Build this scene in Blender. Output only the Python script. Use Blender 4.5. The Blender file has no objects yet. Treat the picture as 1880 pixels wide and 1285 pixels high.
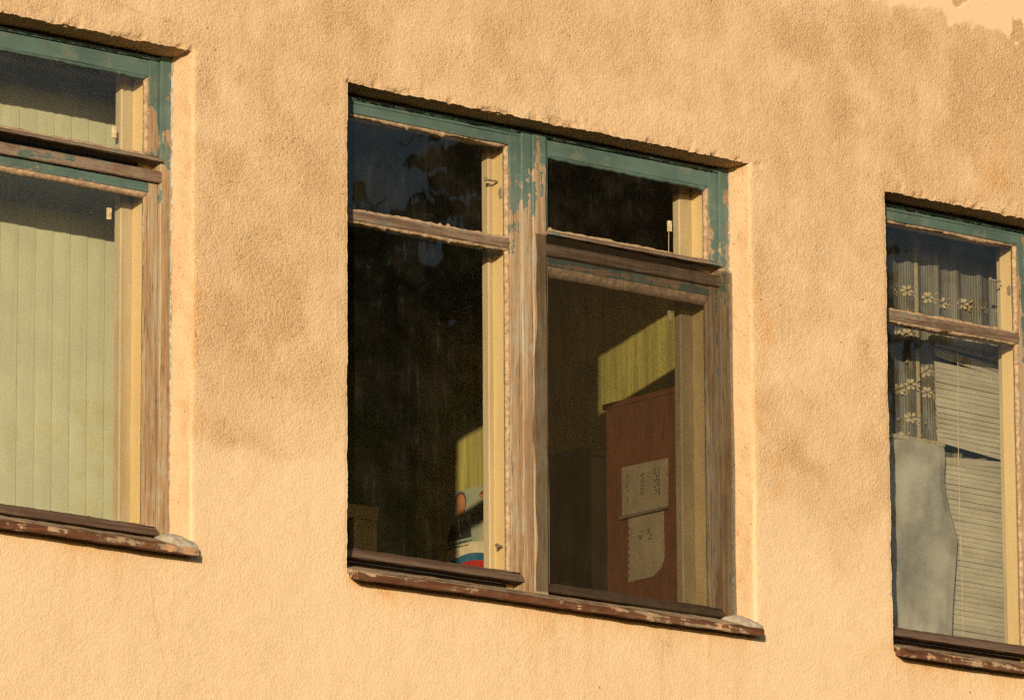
import bpy, bmesh, math, random
import numpy as np
from mathutils import Matrix, Vector

random.seed(7)
RNG = np.random.default_rng(11)
scene = bpy.context.scene
COL = scene.collection
T = 6.65                      # height of the window heads above the ground (m)

# ------------------------------------------------------------------ camera
YAW, PITCH, ROLL = math.radians(39.666), math.radians(12.4197), -0.0056768
d = Vector((math.sin(YAW)*math.cos(PITCH), math.cos(YAW)*math.cos(PITCH), math.sin(PITCH)))
r = Vector((math.cos(YAW), -math.sin(YAW), 0)); u = r.cross(d)
r2 = r*math.cos(ROLL)+u*math.sin(ROLL); u2 = u*math.cos(ROLL)-r*math.sin(ROLL)
cam_data = bpy.data.cameras.new('camera'); cam = bpy.data.objects.new('camera', cam_data); COL.objects.link(cam)
m3 = Matrix((r2, u2, -d)).transposed()
cam.matrix_world = Matrix.Translation((-11.8706, -15.0807, T-5.0521)) @ m3.to_4x4()
cam_data.sensor_width = 36; cam_data.lens = 36*12104.07/1880
cam_data.clip_start = 0.1; cam_data.clip_end = 1000
scene.camera = cam

# ------------------------------------------------------------------ sky, sun, exposure
SUN_AZ = math.radians(45.8)          # to the left of the wall's outward normal
SUN_EL = math.atan(0.24*math.cos(SUN_AZ))
S = Vector((-math.sin(SUN_AZ)*math.cos(SUN_EL), -math.cos(SUN_AZ)*math.cos(SUN_EL), math.sin(SUN_EL)))
world = bpy.data.worlds.new('World'); scene.world = world; world.use_nodes = True
wn = world.node_tree.nodes; wl = world.node_tree.links
sky = wn.new('ShaderNodeTexSky'); sky.sky_type = 'NISHITA'; sky.sun_disc = False
sky.sun_elevation = SUN_EL; sky.sun_rotation = math.atan2(S.x, S.y) % (2*math.pi)
wl.new(sky.outputs[0], wn['Background'].inputs[0]); wn['Background'].inputs[1].default_value = 0.10
sun_data = bpy.data.lights.new('sun', 'SUN'); sun = bpy.data.objects.new('sun', sun_data); COL.objects.link(sun)
sun_data.energy = 5.0; sun_data.angle = math.radians(0.55); sun_data.color = (1.0, 0.77, 0.515)
sun.rotation_euler = S.to_track_quat('Z', 'Y').to_euler(); sun.location = (-30, -30, 20)
vs = scene.view_settings; vs.view_transform = 'Standard'; vs.look = 'None'; vs.exposure = 0.28; vs.gamma = 1; vs.use_curve_mapping = False
scene.render.engine = 'CYCLES'
cy = scene.cycles; cy.use_denoising = False; cy.max_bounces = 6; cy.transparent_max_bounces = 20; cy.diffuse_bounces = 3; cy.glossy_bounces = 2; cy.use_light_tree = False
cy.use_adaptive_sampling = True; cy.adaptive_threshold = 0.018
cy.sample_clamp_indirect = 4.0; cy.caustics_reflective = False; cy.caustics_refractive = False

# ------------------------------------------------------------------ numpy noise
def make_noise(seed):
    tab = np.random.default_rng(seed).random((256, 256)).astype(np.float32)
    def f(x, y):
        xi = np.floor(x).astype(np.int64); yi = np.floor(y).astype(np.int64)
        fx = (x-xi).astype(np.float32); fy = (y-yi).astype(np.float32)
        fx = fx*fx*fx*(fx*(fx*6-15)+10); fy = fy*fy*fy*(fy*(fy*6-15)+10)
        a = tab[xi & 255, yi & 255]; b = tab[(xi+1) & 255, yi & 255]; c = tab[xi & 255, (yi+1) & 255]; e = tab[(xi+1) & 255, (yi+1) & 255]
        return (a*(1-fx)+b*fx)*(1-fy)+(c*(1-fx)+e*fx)*fy-0.5
    return f
def fbm(x, y, scale, octv, seed, gain=.5):
    s = 0; a = 1.0
    for o in range(octv):
        s = s+a*make_noise(seed+o)(x*scale*2**o+17.3*o, y*scale*2**o+5.1*o); a *= gain
    return s
def sstep(a, b, x):
    t = np.clip((x-a)/(b-a), 0, 1); return t*t*(3-2*t)

# ------------------------------------------------------------------ material helpers
class NT:
    def __init__(s, name):
        s.m = bpy.data.materials.new(name); s.m.use_nodes = True; s.t = s.m.node_tree; s.n = s.t.nodes; s.l = s.t.links
        s.n.clear(); s.out = s.n.new('ShaderNodeOutputMaterial')
    def node(s, kind, **kw):
        n = s.n.new(kind)
        for k, v in kw.items():
            if k.startswith('i_'):
                key = k[2:]; key = int(key) if key.isdigit() else key.replace('_', ' ')
                s.put(n.inputs[key], v)
            else: setattr(n, k, v)
        return n
    def put(s, sock, v):
        if hasattr(v, 'is_linked') or isinstance(v, bpy.types.NodeSocket): s.l.new(v, sock)
        else: sock.default_value = v
    def pos(s): return s.node('ShaderNodeNewGeometry').outputs['Position']
    def mapping(s, vec, scale): return s.node('ShaderNodeMapping', i_Vector=vec, i_Scale=scale).outputs[0]
    def noise(s, vec, scale, detail=4, rough=.55, dist=0.0):
        return s.node('ShaderNodeTexNoise', i_Vector=vec, i_Scale=scale, i_Detail=detail, i_Roughness=rough, i_Distortion=dist).outputs[0]
    def ramp(s, fac, a, b, va=0.0, vb=1.0):
        n = s.node('ShaderNodeMapRange', i_Value=fac); n.inputs[1].default_value = a; n.inputs[2].default_value = b
        n.inputs[3].default_value = va; n.inputs[4].default_value = vb; n.interpolation_type = 'SMOOTHSTEP'; return n.outputs[0]
    def lin(s, fac, a, b, va=0.0, vb=1.0):
        n = s.node('ShaderNodeMapRange', i_Value=fac); n.inputs[1].default_value = a; n.inputs[2].default_value = b
        n.inputs[3].default_value = va; n.inputs[4].default_value = vb; return n.outputs[0]
    def math(s, op, a, b=0.0, clamp=False):
        n = s.node('ShaderNodeMath', operation=op, use_clamp=clamp); s.put(n.inputs[0], a); s.put(n.inputs[1], b); return n.outputs[0]
    def mix(s, fac, a, b, mode='MIX'):
        n = s.node('ShaderNodeMix', data_type='RGBA', blend_type=mode)
        s.put(n.inputs[0], fac)
        for sock, v in ((n.inputs[6], a), (n.inputs[7], b)):
            s.put(sock, (*v, 1) if isinstance(v, tuple) and len(v) == 3 else v)
        return n.outputs[2]
    def bump(s, h, strength, dist, normal=None):
        n = s.node('ShaderNodeBump', i_Height=h, i_Strength=strength, i_Distance=dist)
        if normal is not None: s.l.new(normal, n.inputs['Normal'])
        return n.outputs[0]
    def principled(s, col, rough=.8, normal=None, spec=.3):
        n = s.node('ShaderNodeBsdfPrincipled')
        s.put(n.inputs['Base Color'], (*col, 1) if isinstance(col, tuple) and len(col) == 3 else col)
        s.put(n.inputs['Roughness'], rough); n.inputs['Specular IOR Level'].default_value = spec
        if normal is not None: s.l.new(normal, n.inputs['Normal'])
        s.l.new(n.outputs[0], s.out.inputs[0]); return n

def mat_plaster():
    N = NT('plaster_render'); p = N.pos()
    at = N.node('ShaderNodeAttribute', attribute_name='stain'); sep = N.node('ShaderNodeSeparateColor', i_Color=at.outputs['Color'])
    R, G, B, tone = sep.outputs[0], sep.outputs[1], sep.outputs[2], at.outputs['Alpha']
    g1 = N.noise(p, 260, 2, .6); g2 = N.noise(p, 105, 2, .6)
    col = N.mix(N.lin(tone, 0, 1), (.505, .375, .23), (.605, .468, .315))
    spk = N.math('ADD', N.math('MULTIPLY', g1, .5), N.math('MULTIPLY', g2, .5))
    f = N.math('MULTIPLY', R, N.ramp(spk, .43, .56, .42, 1.25), True)
    col = N.mix(f, col, (.415, .272, .140))
    col = N.mix(B, col, (.50, .27, .085))
    col = N.mix(G, col, (.60, .455, .305))
    col = N.mix(N.math('MULTIPLY', N.ramp(g1, .54, .68), N.math('SUBTRACT', .62, N.math('MULTIPLY', G, .55))), col, (.70, .58, .37))
    col = N.mix(N.math('MULTIPLY', N.ramp(g2, .45, .28), N.math('ADD', .16, N.math('MULTIPLY', R, .60)), True), col, (.25, .15, .08))
    col = N.mix(N.math('MULTIPLY', N.ramp(g2, .345, .27), N.math('ADD', .14, N.math('MULTIPLY', R, 1.2)), True), col, (.17, .088, .036))
    vo = N.node('ShaderNodeTexVoronoi', i_Vector=p, i_Scale=9.0); vr = N.node('ShaderNodeSeparateColor', i_Color=vo.outputs['Color'])
    pit = N.math('MULTIPLY', N.ramp(vo.outputs['Distance'], .040, .018), N.math('GREATER_THAN', vr.outputs[0], .6))
    col = N.mix(N.math('MULTIPLY', pit, .85), col, (.10, .05, .025))
    h = N.math('ADD', N.math('MULTIPLY', g1, .75), N.ramp(g2, .40, .64, 0, .30))
    st = N.math('ADD', .50, N.math('MULTIPLY', R, .50)); st = N.math('MULTIPLY', st, N.math('SUBTRACT', 1.0, N.math('MULTIPLY', G, .85)))
    nb = N.node('ShaderNodeBump', i_Height=h, i_Distance=.0042); N.l.new(st, nb.inputs['Strength'])
    N.principled(col, .92, nb.outputs[0], .10); return N.m

def mat_wood(name, axis, bare1, bare2, grey, paint=None, z_hi=0.0, z_lo=-.5, bias=0.0, streak=0.4):
    """old joinery: bare fibres along AXIS, with what is left of the paint between z_hi (whole) and z_lo (gone)"""
    N = NT(name); p = N.pos()
    sc = {'z': (1, 1, .045), 'x': (.045, 1, 1), 'y': (1, .045, 1)}[axis]
    q = N.mapping(p, sc)
    fib = N.noise(q, 210, 3, .65); wide = N.noise(q, 42, 3, .6, .3); blot = N.noise(p, 18, 5, .66); blot2 = N.noise(p, 5.5, 2, .6)
    col = N.mix(N.ramp(wide, .36, .64), bare1, bare2)
    col = N.mix(N.ramp(N.math('ADD', N.math('MULTIPLY', blot, .5), N.math('MULTIPLY', wide, .5)), .46, .60, 0, .85), col, grey)
    dark = tuple(c*.30 for c in bare1)
    col = N.mix(N.ramp(fib, .44, .30, 0, .8), col, dark)
    col = N.mix(N.ramp(fib, .56, .72, 0, streak), col, tuple(min(1, c*1.55) for c in grey))
    h = N.math('MULTIPLY', fib, .7)
    if paint:
        sep = N.node('ShaderNodeSeparateXYZ', i_Vector=p)
        zz = N.lin(sep.outputs[2], z_lo+T, z_hi+T, 0, 1)
        nz = N.math('ADD', N.math('MULTIPLY', N.math('SUBTRACT', blot, .5), 2.0), N.math('MULTIPLY', N.math('SUBTRACT', wide, .5), 2.1))
        nz = N.math('ADD', nz, N.math('MULTIPLY', N.math('SUBTRACT', fib, .5), .55))
        cov = N.math('ADD', N.math('ADD', zz, nz), bias)
        msk = N.ramp(cov, .455, .50)
        pc = N.mix(N.ramp(blot2, .35, .65), tuple(paint), tuple(c*.72 for c in paint))
        pc = N.mix(N.ramp(blot, .52, .68, 0, .5), pc, (paint[0]*2.0, paint[1]*1.22, paint[2]*1.05))
        pc = N.mix(N.ramp(fib, .40, .30, 0, .45), pc, tuple(c*.4 for c in paint))
        col = N.mix(msk, col, pc)
        h = N.math('ADD', N.math('MULTIPLY', h, N.math('SUBTRACT', 1.0, N.math('MULTIPLY', msk, .6))), N.math('MULTIPLY', msk, .35))
    vo = N.node('ShaderNodeTexVoronoi', i_Vector=p, i_Scale=14.0); vr = N.node('ShaderNodeSeparateColor', i_Color=vo.outputs['Color'])
    nail = N.math('MULTIPLY', N.ramp(vo.outputs['Distance'], .07, .035), N.math('GREATER_THAN', vr.outputs[1], .8))
    col = N.mix(N.math('MULTIPLY', nail, .9), col, (.03, .018, .01))
    N.principled(col, .8, N.bump(h, .75, .0018), .25); return N.m

def mat_simple(name, c1, c2, scale=12, rough=.7, bump=.2, dist=.001, spec=.3, aniso=(1, 1, 1), detail=5):
    N = NT(name); p = N.mapping(N.pos(), aniso)
    n = N.noise(p, scale, detail, .6); f = N.noise(p, scale*7, 3, .6)
    col = N.mix(N.ramp(n, .33, .67), c1, c2)
    N.principled(col, rough, N.bump(N.math('ADD', n, N.math('MULTIPLY', f, .4)), bump, dist), spec); return N.m

def mat_glass(name, dust=.02, streak=.05):
    """old thin pane: clear, mirror share by angle of incidence, a film of dust that the light catches"""
    N = NT(name); p = N.pos(); g = N.node('ShaderNodeNewGeometry')
    dot = N.node('ShaderNodeVectorMath', operation='DOT_PRODUCT'); N.l.new(g.outputs['Normal'], dot.inputs[0]); N.l.new(g.outputs['Incoming'], dot.inputs[1])
    c = N.math('ABSOLUTE', dot.outputs['Value']); f = N.math('POWER', N.math('SUBTRACT', 1.0, c), 5.0)
    fr = N.math('ADD', .043, N.math('MULTIPLY', f, .95), True)
    wav = N.noise(N.mapping(p, (1, 1, .45)), 5, 2, .5)
    glo = N.node('ShaderNodeBsdfGlossy'); glo.inputs['Roughness'].default_value = .012; N.l.new(N.bump(wav, .03, .02), glo.inputs['Normal'])
    tr = N.node('ShaderNodeBsdfTransparent'); tr.inputs[0].default_value = (.955, .975, .955, 1)
    mx = N.node('ShaderNodeMixShader'); N.l.new(fr, mx.inputs[0]); N.l.new(tr.outputs[0], mx.inputs[1]); N.l.new(glo.outputs[0], mx.inputs[2])
    di = N.node('ShaderNodeBsdfDiffuse'); di.inputs[0].default_value = (.34, .30, .24, 1)
    n1 = N.noise(p, 7, 5, .65); n2 = N.noise(N.mapping(p, (1, 1, .12)), 60, 4, .6); sp = N.noise(p, 260, 2, .5)
    df = N.math('ADD', N.ramp(n1, .40, .72, dust*.25, dust), N.math('MULTIPLY', N.ramp(n2, .52, .72, 0, streak), N.ramp(n1, .42, .62)))
    df = N.math('ADD', df, N.ramp(sp, .735, .77, 0, .25), True)
    m2 = N.node('ShaderNodeMixShader'); N.l.new(df, m2.inputs[0]); N.l.new(mx.outputs[0], m2.inputs[1]); N.l.new(di.outputs[0], m2.inputs[2])
    N.l.new(m2.outputs[0], N.out.inputs[0]); return N.m

def mat_mesh(name, col, cover, weave=0.0, aniso=(1, 1, 1), var=.2, translucent=0.0):
    """cloth too fine to show its threads: COVER is the share of thread, the rest is open"""
    N = NT(name); p = N.pos()
    n = N.noise(N.mapping(p, aniso), 30, 4, .6)
    c = N.mix(N.ramp(n, .3, .7), col, tuple(x*.7 for x in col))
    di = N.node('ShaderNodeBsdfDiffuse'); N.l.new(c, di.inputs[0]); sh = di.outputs[0]
    if translucent:
        tl = N.node('ShaderNodeBsdfTranslucent'); N.l.new(c, tl.inputs[0]); a = N.node('ShaderNodeMixShader'); a.inputs[0].default_value = translucent
        N.l.new(sh, a.inputs[1]); N.l.new(tl.outputs[0], a.inputs[2]); sh = a.outputs[0]
    tr = N.node('ShaderNodeBsdfTransparent'); mx = N.node('ShaderNodeMixShader')
    fac = N.ramp(n, .25, .75, cover*(1-var), cover*(1+var))
    if weave:
        sx = N.node('ShaderNodeSeparateXYZ', i_Vector=p)
        wx = N.math('SINE', N.math('MULTIPLY', sx.outputs[0], weave)); wz = N.math('SINE', N.math('MULTIPLY', sx.outputs[2], weave))
        fac = N.math('MULTIPLY', fac, N.ramp(N.math('MAXIMUM', wx, wz), -.2, .9, .4, 1.6), True)
    N.l.new(fac, mx.inputs[0]); N.l.new(tr.outputs[0], mx.inputs[1]); N.l.new(sh, mx.inputs[2]); N.l.new(mx.outputs[0], N.out.inputs[0]); return N.m

def mat_cloth(name, c1, c2, trans=.25, scale=9):
    N = NT(name); p = N.pos(); n = N.noise(p, scale, 5, .6); w = N.noise(p, 320, 2, .5)
    c = N.mix(N.ramp(n, .35, .68), c1, c2)
    b = N.bump(N.math('ADD', N.math('MULTIPLY', n, 2.0), N.math('MULTIPLY', w, .25)), .35, .002)
    di = N.node('ShaderNodeBsdfDiffuse'); N.l.new(c, di.inputs[0]); N.l.new(b, di.inputs['Normal'])
    tl = N.node('ShaderNodeBsdfTranslucent'); N.l.new(c, tl.inputs[0])
    mx = N.node('ShaderNodeMixShader'); mx.inputs[0].default_value = trans
    N.l.new(di.outputs[0], mx.inputs[1]); N.l.new(tl.outputs[0], mx.inputs[2]); N.l.new(mx.outputs[0], N.out.inputs[0]); return N.m

TEAL = (.072, .128, .118)
M = {}
M['plaster'] = mat_plaster()
M['wood_v'] = mat_wood('joinery_upright', 'z', (.225, .150, .086), (.33, .248, .155), (.285, .262, .20), TEAL, .02, -.60, -.08)
M['wood_m'] = mat_wood('joinery_mullion', 'z', (.225, .150, .086), (.34, .258, .165), (.29, .268, .21), TEAL, .03, -.42, -.20)
M['wood_x'] = mat_wood('joinery_painted_rail', 'x', (.21, .145, .095), (.31, .23, .16), (.28, .25, .20), TEAL, -.02, -.60, .34)
M['wood_rail'] = mat_wood('joinery_weathered_rail', 'x', (.10, .066, .045), (.18, .125, .088), (.20, .17, .13), TEAL, .2, -1.4, -.50)
M['wood_dark'] = mat_wood('joinery_dark_rail', 'x', (.065, .038, .025), (.10, .062, .042), (.105, .078, .058), None, streak=.25)
M['sill'] = mat_wood('sill_wood', 'x', (.075, .028, .012), (.125, .050, .022), (.12, .08, .052), (.30, .24, .155), -1.44, -1.53, .08, .4)
M['putty'] = mat_simple('window_putty', (.40, .30, .195), (.22, .155, .10), 70, .8, .35, .001)
M['cream'] = mat_simple('cream_gloss_paint', (.68, .50, .27), (.60, .43, .22), 10, .45, .15, .0008, .4, (1, 1, .1))
M['beige'] = mat_simple('dirty_cream_paint', (.46, .36, .23), (.36, .275, .17), 14, .6, .2, .001, .3, (1, 1, .15))
M['glass'] = mat_glass('window_glass', .012, .02)
M['glass_dusty'] = mat_glass('dusty_window_glass', .018, .022)
M['inner_glass'] = mat_glass('inner_window_glass', .010, .012)
M['mortar'] = mat_simple('mortar', (.40, .37, .31), (.26, .23, .185), 45, .9, .8, .003)
M['sealant'] = mat_simple('grey_oil_paint', (.34, .36, .35), (.20, .19, .16), 60, .7, .7, .002)
M['metal'] = mat_simple('dull_metal', (.30, .25, .19), (.20, .14, .09), 60, .45, .2, .0005, .5)
M['plastic'] = mat_simple('old_white_plastic', (.72, .62, .45), (.55, .36, .18), 70, .5, .2, .0005)
M['room'] = mat_simple('yellow_green_paint_light_ripples', (.47, .40, .105), (.22, .187, .06), 6, .55, .3, .002, .3, (1, 4, .12))  # upright streaks in the colour imitate sunlight rippled by wavy panes
M['room_dim'] = mat_simple('green_wall_paint_dimmed', (.085, .10, .035), (.065, .08, .03), 5, .6, .2, .001)  # wall paint coloured darker to keep the unlit rooms in shade
M['ceiling'] = mat_simple('ceiling_whitewash', (.34, .33, .29), (.28, .27, .23), 4, .9, .2, .001)
M['floor'] = mat_simple('brown_floor_paint', (.10, .055, .03), (.07, .04, .022), 6, .5, .2, .001, .4, (8, 1, 1))
M['cabinet'] = mat_wood('cabinet_veneer', 'z', (.165, .054, .022), (.20, .068, .028), (.185, .06, .026), None, streak=.12)
M['dark_wood'] = mat_simple('dark_brown_wood', (.05, .032, .02), (.035, .022, .014), 20, .5, .2, .001, .4, (1, 1, .1))
M['paper'] = mat_simple('aged_paper', (.42, .33, .215), (.35, .27, .175), 8, .9, .1, .0006, .1)
M['ink'] = mat_simple('faded_ink', (.13, .10, .07), (.20, .155, .105), 300, .9, 0, .001, .1)
M['tape'] = mat_simple('grey_tape', (.24, .19, .13), (.18, .14, .10), 90, .6, .3, .001)
M['poster'] = mat_simple('poster_print_sky', (.21, .25, .20), (.34, .31, .20), 6, .4, .05, .0004, .4)
M['p_skin'] = mat_simple('poster_print_skin', (.40, .17, .075), (.33, .13, .055), 30, .4, 0, .001)
M['p_hair'] = mat_simple('poster_print_hair', (.11, .05, .025), (.14, .065, .03), 30, .4, 0, .001)
M['p_dark'] = mat_simple('poster_print_black', (.018, .016, .016), (.03, .026, .024), 30, .4, 0, .001)
M['p_white'] = mat_simple('poster_print_white', (.60, .50, .34), (.50, .40, .26), 14, .4, 0, .001)
M['p_blue'] = mat_simple('poster_print_blue', (.025, .09, .16), (.04, .13, .20), 14, .4, 0, .001)
M['p_red'] = mat_simple('poster_print_red', (.40, .03, .02), (.33, .025, .018), 14, .4, 0, .001)
M['slat_green'] = mat_cloth('pale_green_blind_fabric', (.50, .485, .335), (.445, .435, .30), .10, 6)
M['slat_grey'] = mat_simple('dusty_white_slat', (.37, .335, .26), (.28, .25, .195), 16, .55, .1, .0006, .3, (.3, 1, 1))
M['lace'] = mat_mesh('lace_ground', (.34, .31, .255), .46, 900, (1, 1, .2), .5, .3)
M['lace_solid'] = mat_cloth('lace_thread', (.44, .36, .235), (.36, .29, .19), .3, 60)
M['sheet'] = mat_cloth('grey_bed_sheet', (.36, .335, .29), (.23, .215, .185), .15, 7)
M['net'] = mat_mesh('brown_insect_net', (.034, .026, .015), .45, 0, (1, 1, .3), .10)
M['cord'] = mat_simple('old_cord', (.55, .46, .32), (.45, .36, .24), 100, .8, .2, .0005)
M['ground'] = mat_simple('dry_grass_ground', (.045, .050, .022), (.065, .056, .032), .9, .95, .5, .03)
M['bark'] = mat_simple('bark', (.10, .07, .045), (.06, .045, .03), 9, .95, .8, .02, .1, (1, 1, .2))
M['leaf'] = mat_cloth('leaf', (.030, .052, .014), (.045, .07, .018), .2, 2)
M['roof'] = mat_simple('roof_felt', (.06, .055, .05), (.045, .04, .038), 3, .95, .3, .004)

# ------------------------------------------------------------------ object helpers (building metres: z = 0 at the window heads)
def wloc(o):
    v = Vector((0, 0, 0))
    while o is not None: v += o.location; o = o.parent
    return v
def tag(o, label=None, cat=None, group=None, kind=None):
    if label: o['label'] = label
    if cat: o['category'] = cat
    if group: o['group'] = group
    if kind: o['kind'] = kind
    return o
def empty(name, loc, parent=None):
    o = bpy.data.objects.new(name, None); COL.objects.link(o); o.location = (loc[0], loc[1], loc[2]+T); o.empty_display_size = .1
    if parent: o.parent = parent; o.location -= wloc(parent)
    return o
def link(name, me, mats, parent=None, at=None):
    """at: world origin; mesh coordinates are already relative to it"""
    o = bpy.data.objects.new(name, me); COL.objects.link(o)
    for m in (mats if isinstance(mats, (list, tuple)) else [mats]):
        if m.name not in [x.name for x in me.materials if x]: me.materials.append(m)
    at = Vector(at)
    if parent: o.parent = parent; at = at-wloc(parent)
    o.location = at; return o
class MB:
    """collects faces of ONE object in building metres"""
    def __init__(s): s.v = []; s.f = []; s.mi = []; s.cur = 0
    def add(s, vs, fs):
        k = len(s.v); s.v += [tuple(map(float, p)) for p in vs]; s.f += [tuple(k+i for i in f) for f in fs]; s.mi += [s.cur]*len(fs); return s
    def box(s, x0, x1, y0, y1, z0, z1):
        v = [(x, y, z) for x in (x0, x1) for y in (y0, y1) for z in (z0, z1)]
        return s.add(v, [(0, 1, 3, 2), (4, 6, 7, 5), (0, 4, 5, 1), (2, 3, 7, 6), (0, 2, 6, 4), (1, 5, 7, 3)])
    def bar(s, axis, a, b, prof, seg=.05, jit=.0005, wob=0.0, seed=0):
        """profile polygon swept along an axis; x: profile is (y, z); z: (x, y); y: (x, z). wob: slow sway of the whole section"""
        n = max(1, int(abs(b-a)/seg)); k = len(prof); vs = []; rg = random.Random(seed+int(a*1000)+int(b*777))
        ph = rg.random()*6; p2 = rg.random()*6
        for i in range(n+1):
            t = a+(b-a)*i/n; w1 = wob*math.sin(t*7+ph)+wob*.6*math.sin(t*19+p2); w2 = wob*math.cos(t*6+p2)
            for (p, q) in prof:
                p += w1+rg.uniform(-jit, jit); q += w2+rg.uniform(-jit, jit)
                vs.append((t, p, q) if axis == 'x' else (p, q, t) if axis == 'z' else (p, t, q))
        fs = [(i*k+j, i*k+(j+1) % k, (i+1)*k+(j+1) % k, (i+1)*k+j) for i in range(n) for j in range(k)]
        fs += [tuple(range(k)), tuple(n*k+j for j in range(k))]
        return s.add(vs, fs)
    def build(s, name, mats, parent=None, smooth=False):
        co = np.array(s.v); lo = co.min(0); hi = co.max(0); o0 = np.array([(lo[0]+hi[0])/2, (lo[1]+hi[1])/2, lo[2]])
        me = bpy.data.meshes.new(name); me.from_pydata([tuple(p-o0) for p in co], [], s.f)
        me.polygons.foreach_set('material_index', s.mi)
        bm = bmesh.new(); bm.from_mesh(me); bmesh.ops.recalc_face_normals(bm, faces=bm.faces); bm.to_mesh(me); bm.free()
        if smooth: me.polygons.foreach_set('use_smooth', [True]*len(me.polygons))
        return link(name, me, mats, parent, (o0[0], o0[1], o0[2]+T))
def rect(a0, a1, b0, b1, c=.0025):
    return [(a0+c, b0), (a1-c, b0), (a1, b0+c), (a1, b1-c), (a1-c, b1), (a0+c, b1), (a0, b1-c), (a0, b0+c)]
def copy_tree(o, parent, dx, dy, dz):
    c = o.copy(); COL.objects.link(c); c.parent = parent; c.location = o.location+Vector((dx, dy, dz))
    for ch in o.children:
        k = ch.copy(); COL.objects.link(k); k.parent = c
    return c

PERIOD = 2.1965
XW = [-2.1950, 0.0, 2.1976]            # left edges of the three openings
OW, OH = 1.615, 1.50

# ================================================================== ground
gm = MB(); gm.add([(-300, -400, -T), (300, -400, -T), (300, 300, -T), (-300, 300, -T)], [(0, 1, 2, 3)])
tag(gm.build('ground', M['ground']), kind='structure')

# ================================================================== the building
building = empty('building', (.8, 4, -T))
tag(building, 'old house front of rough peach plaster with three wood-framed windows', 'building')

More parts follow.
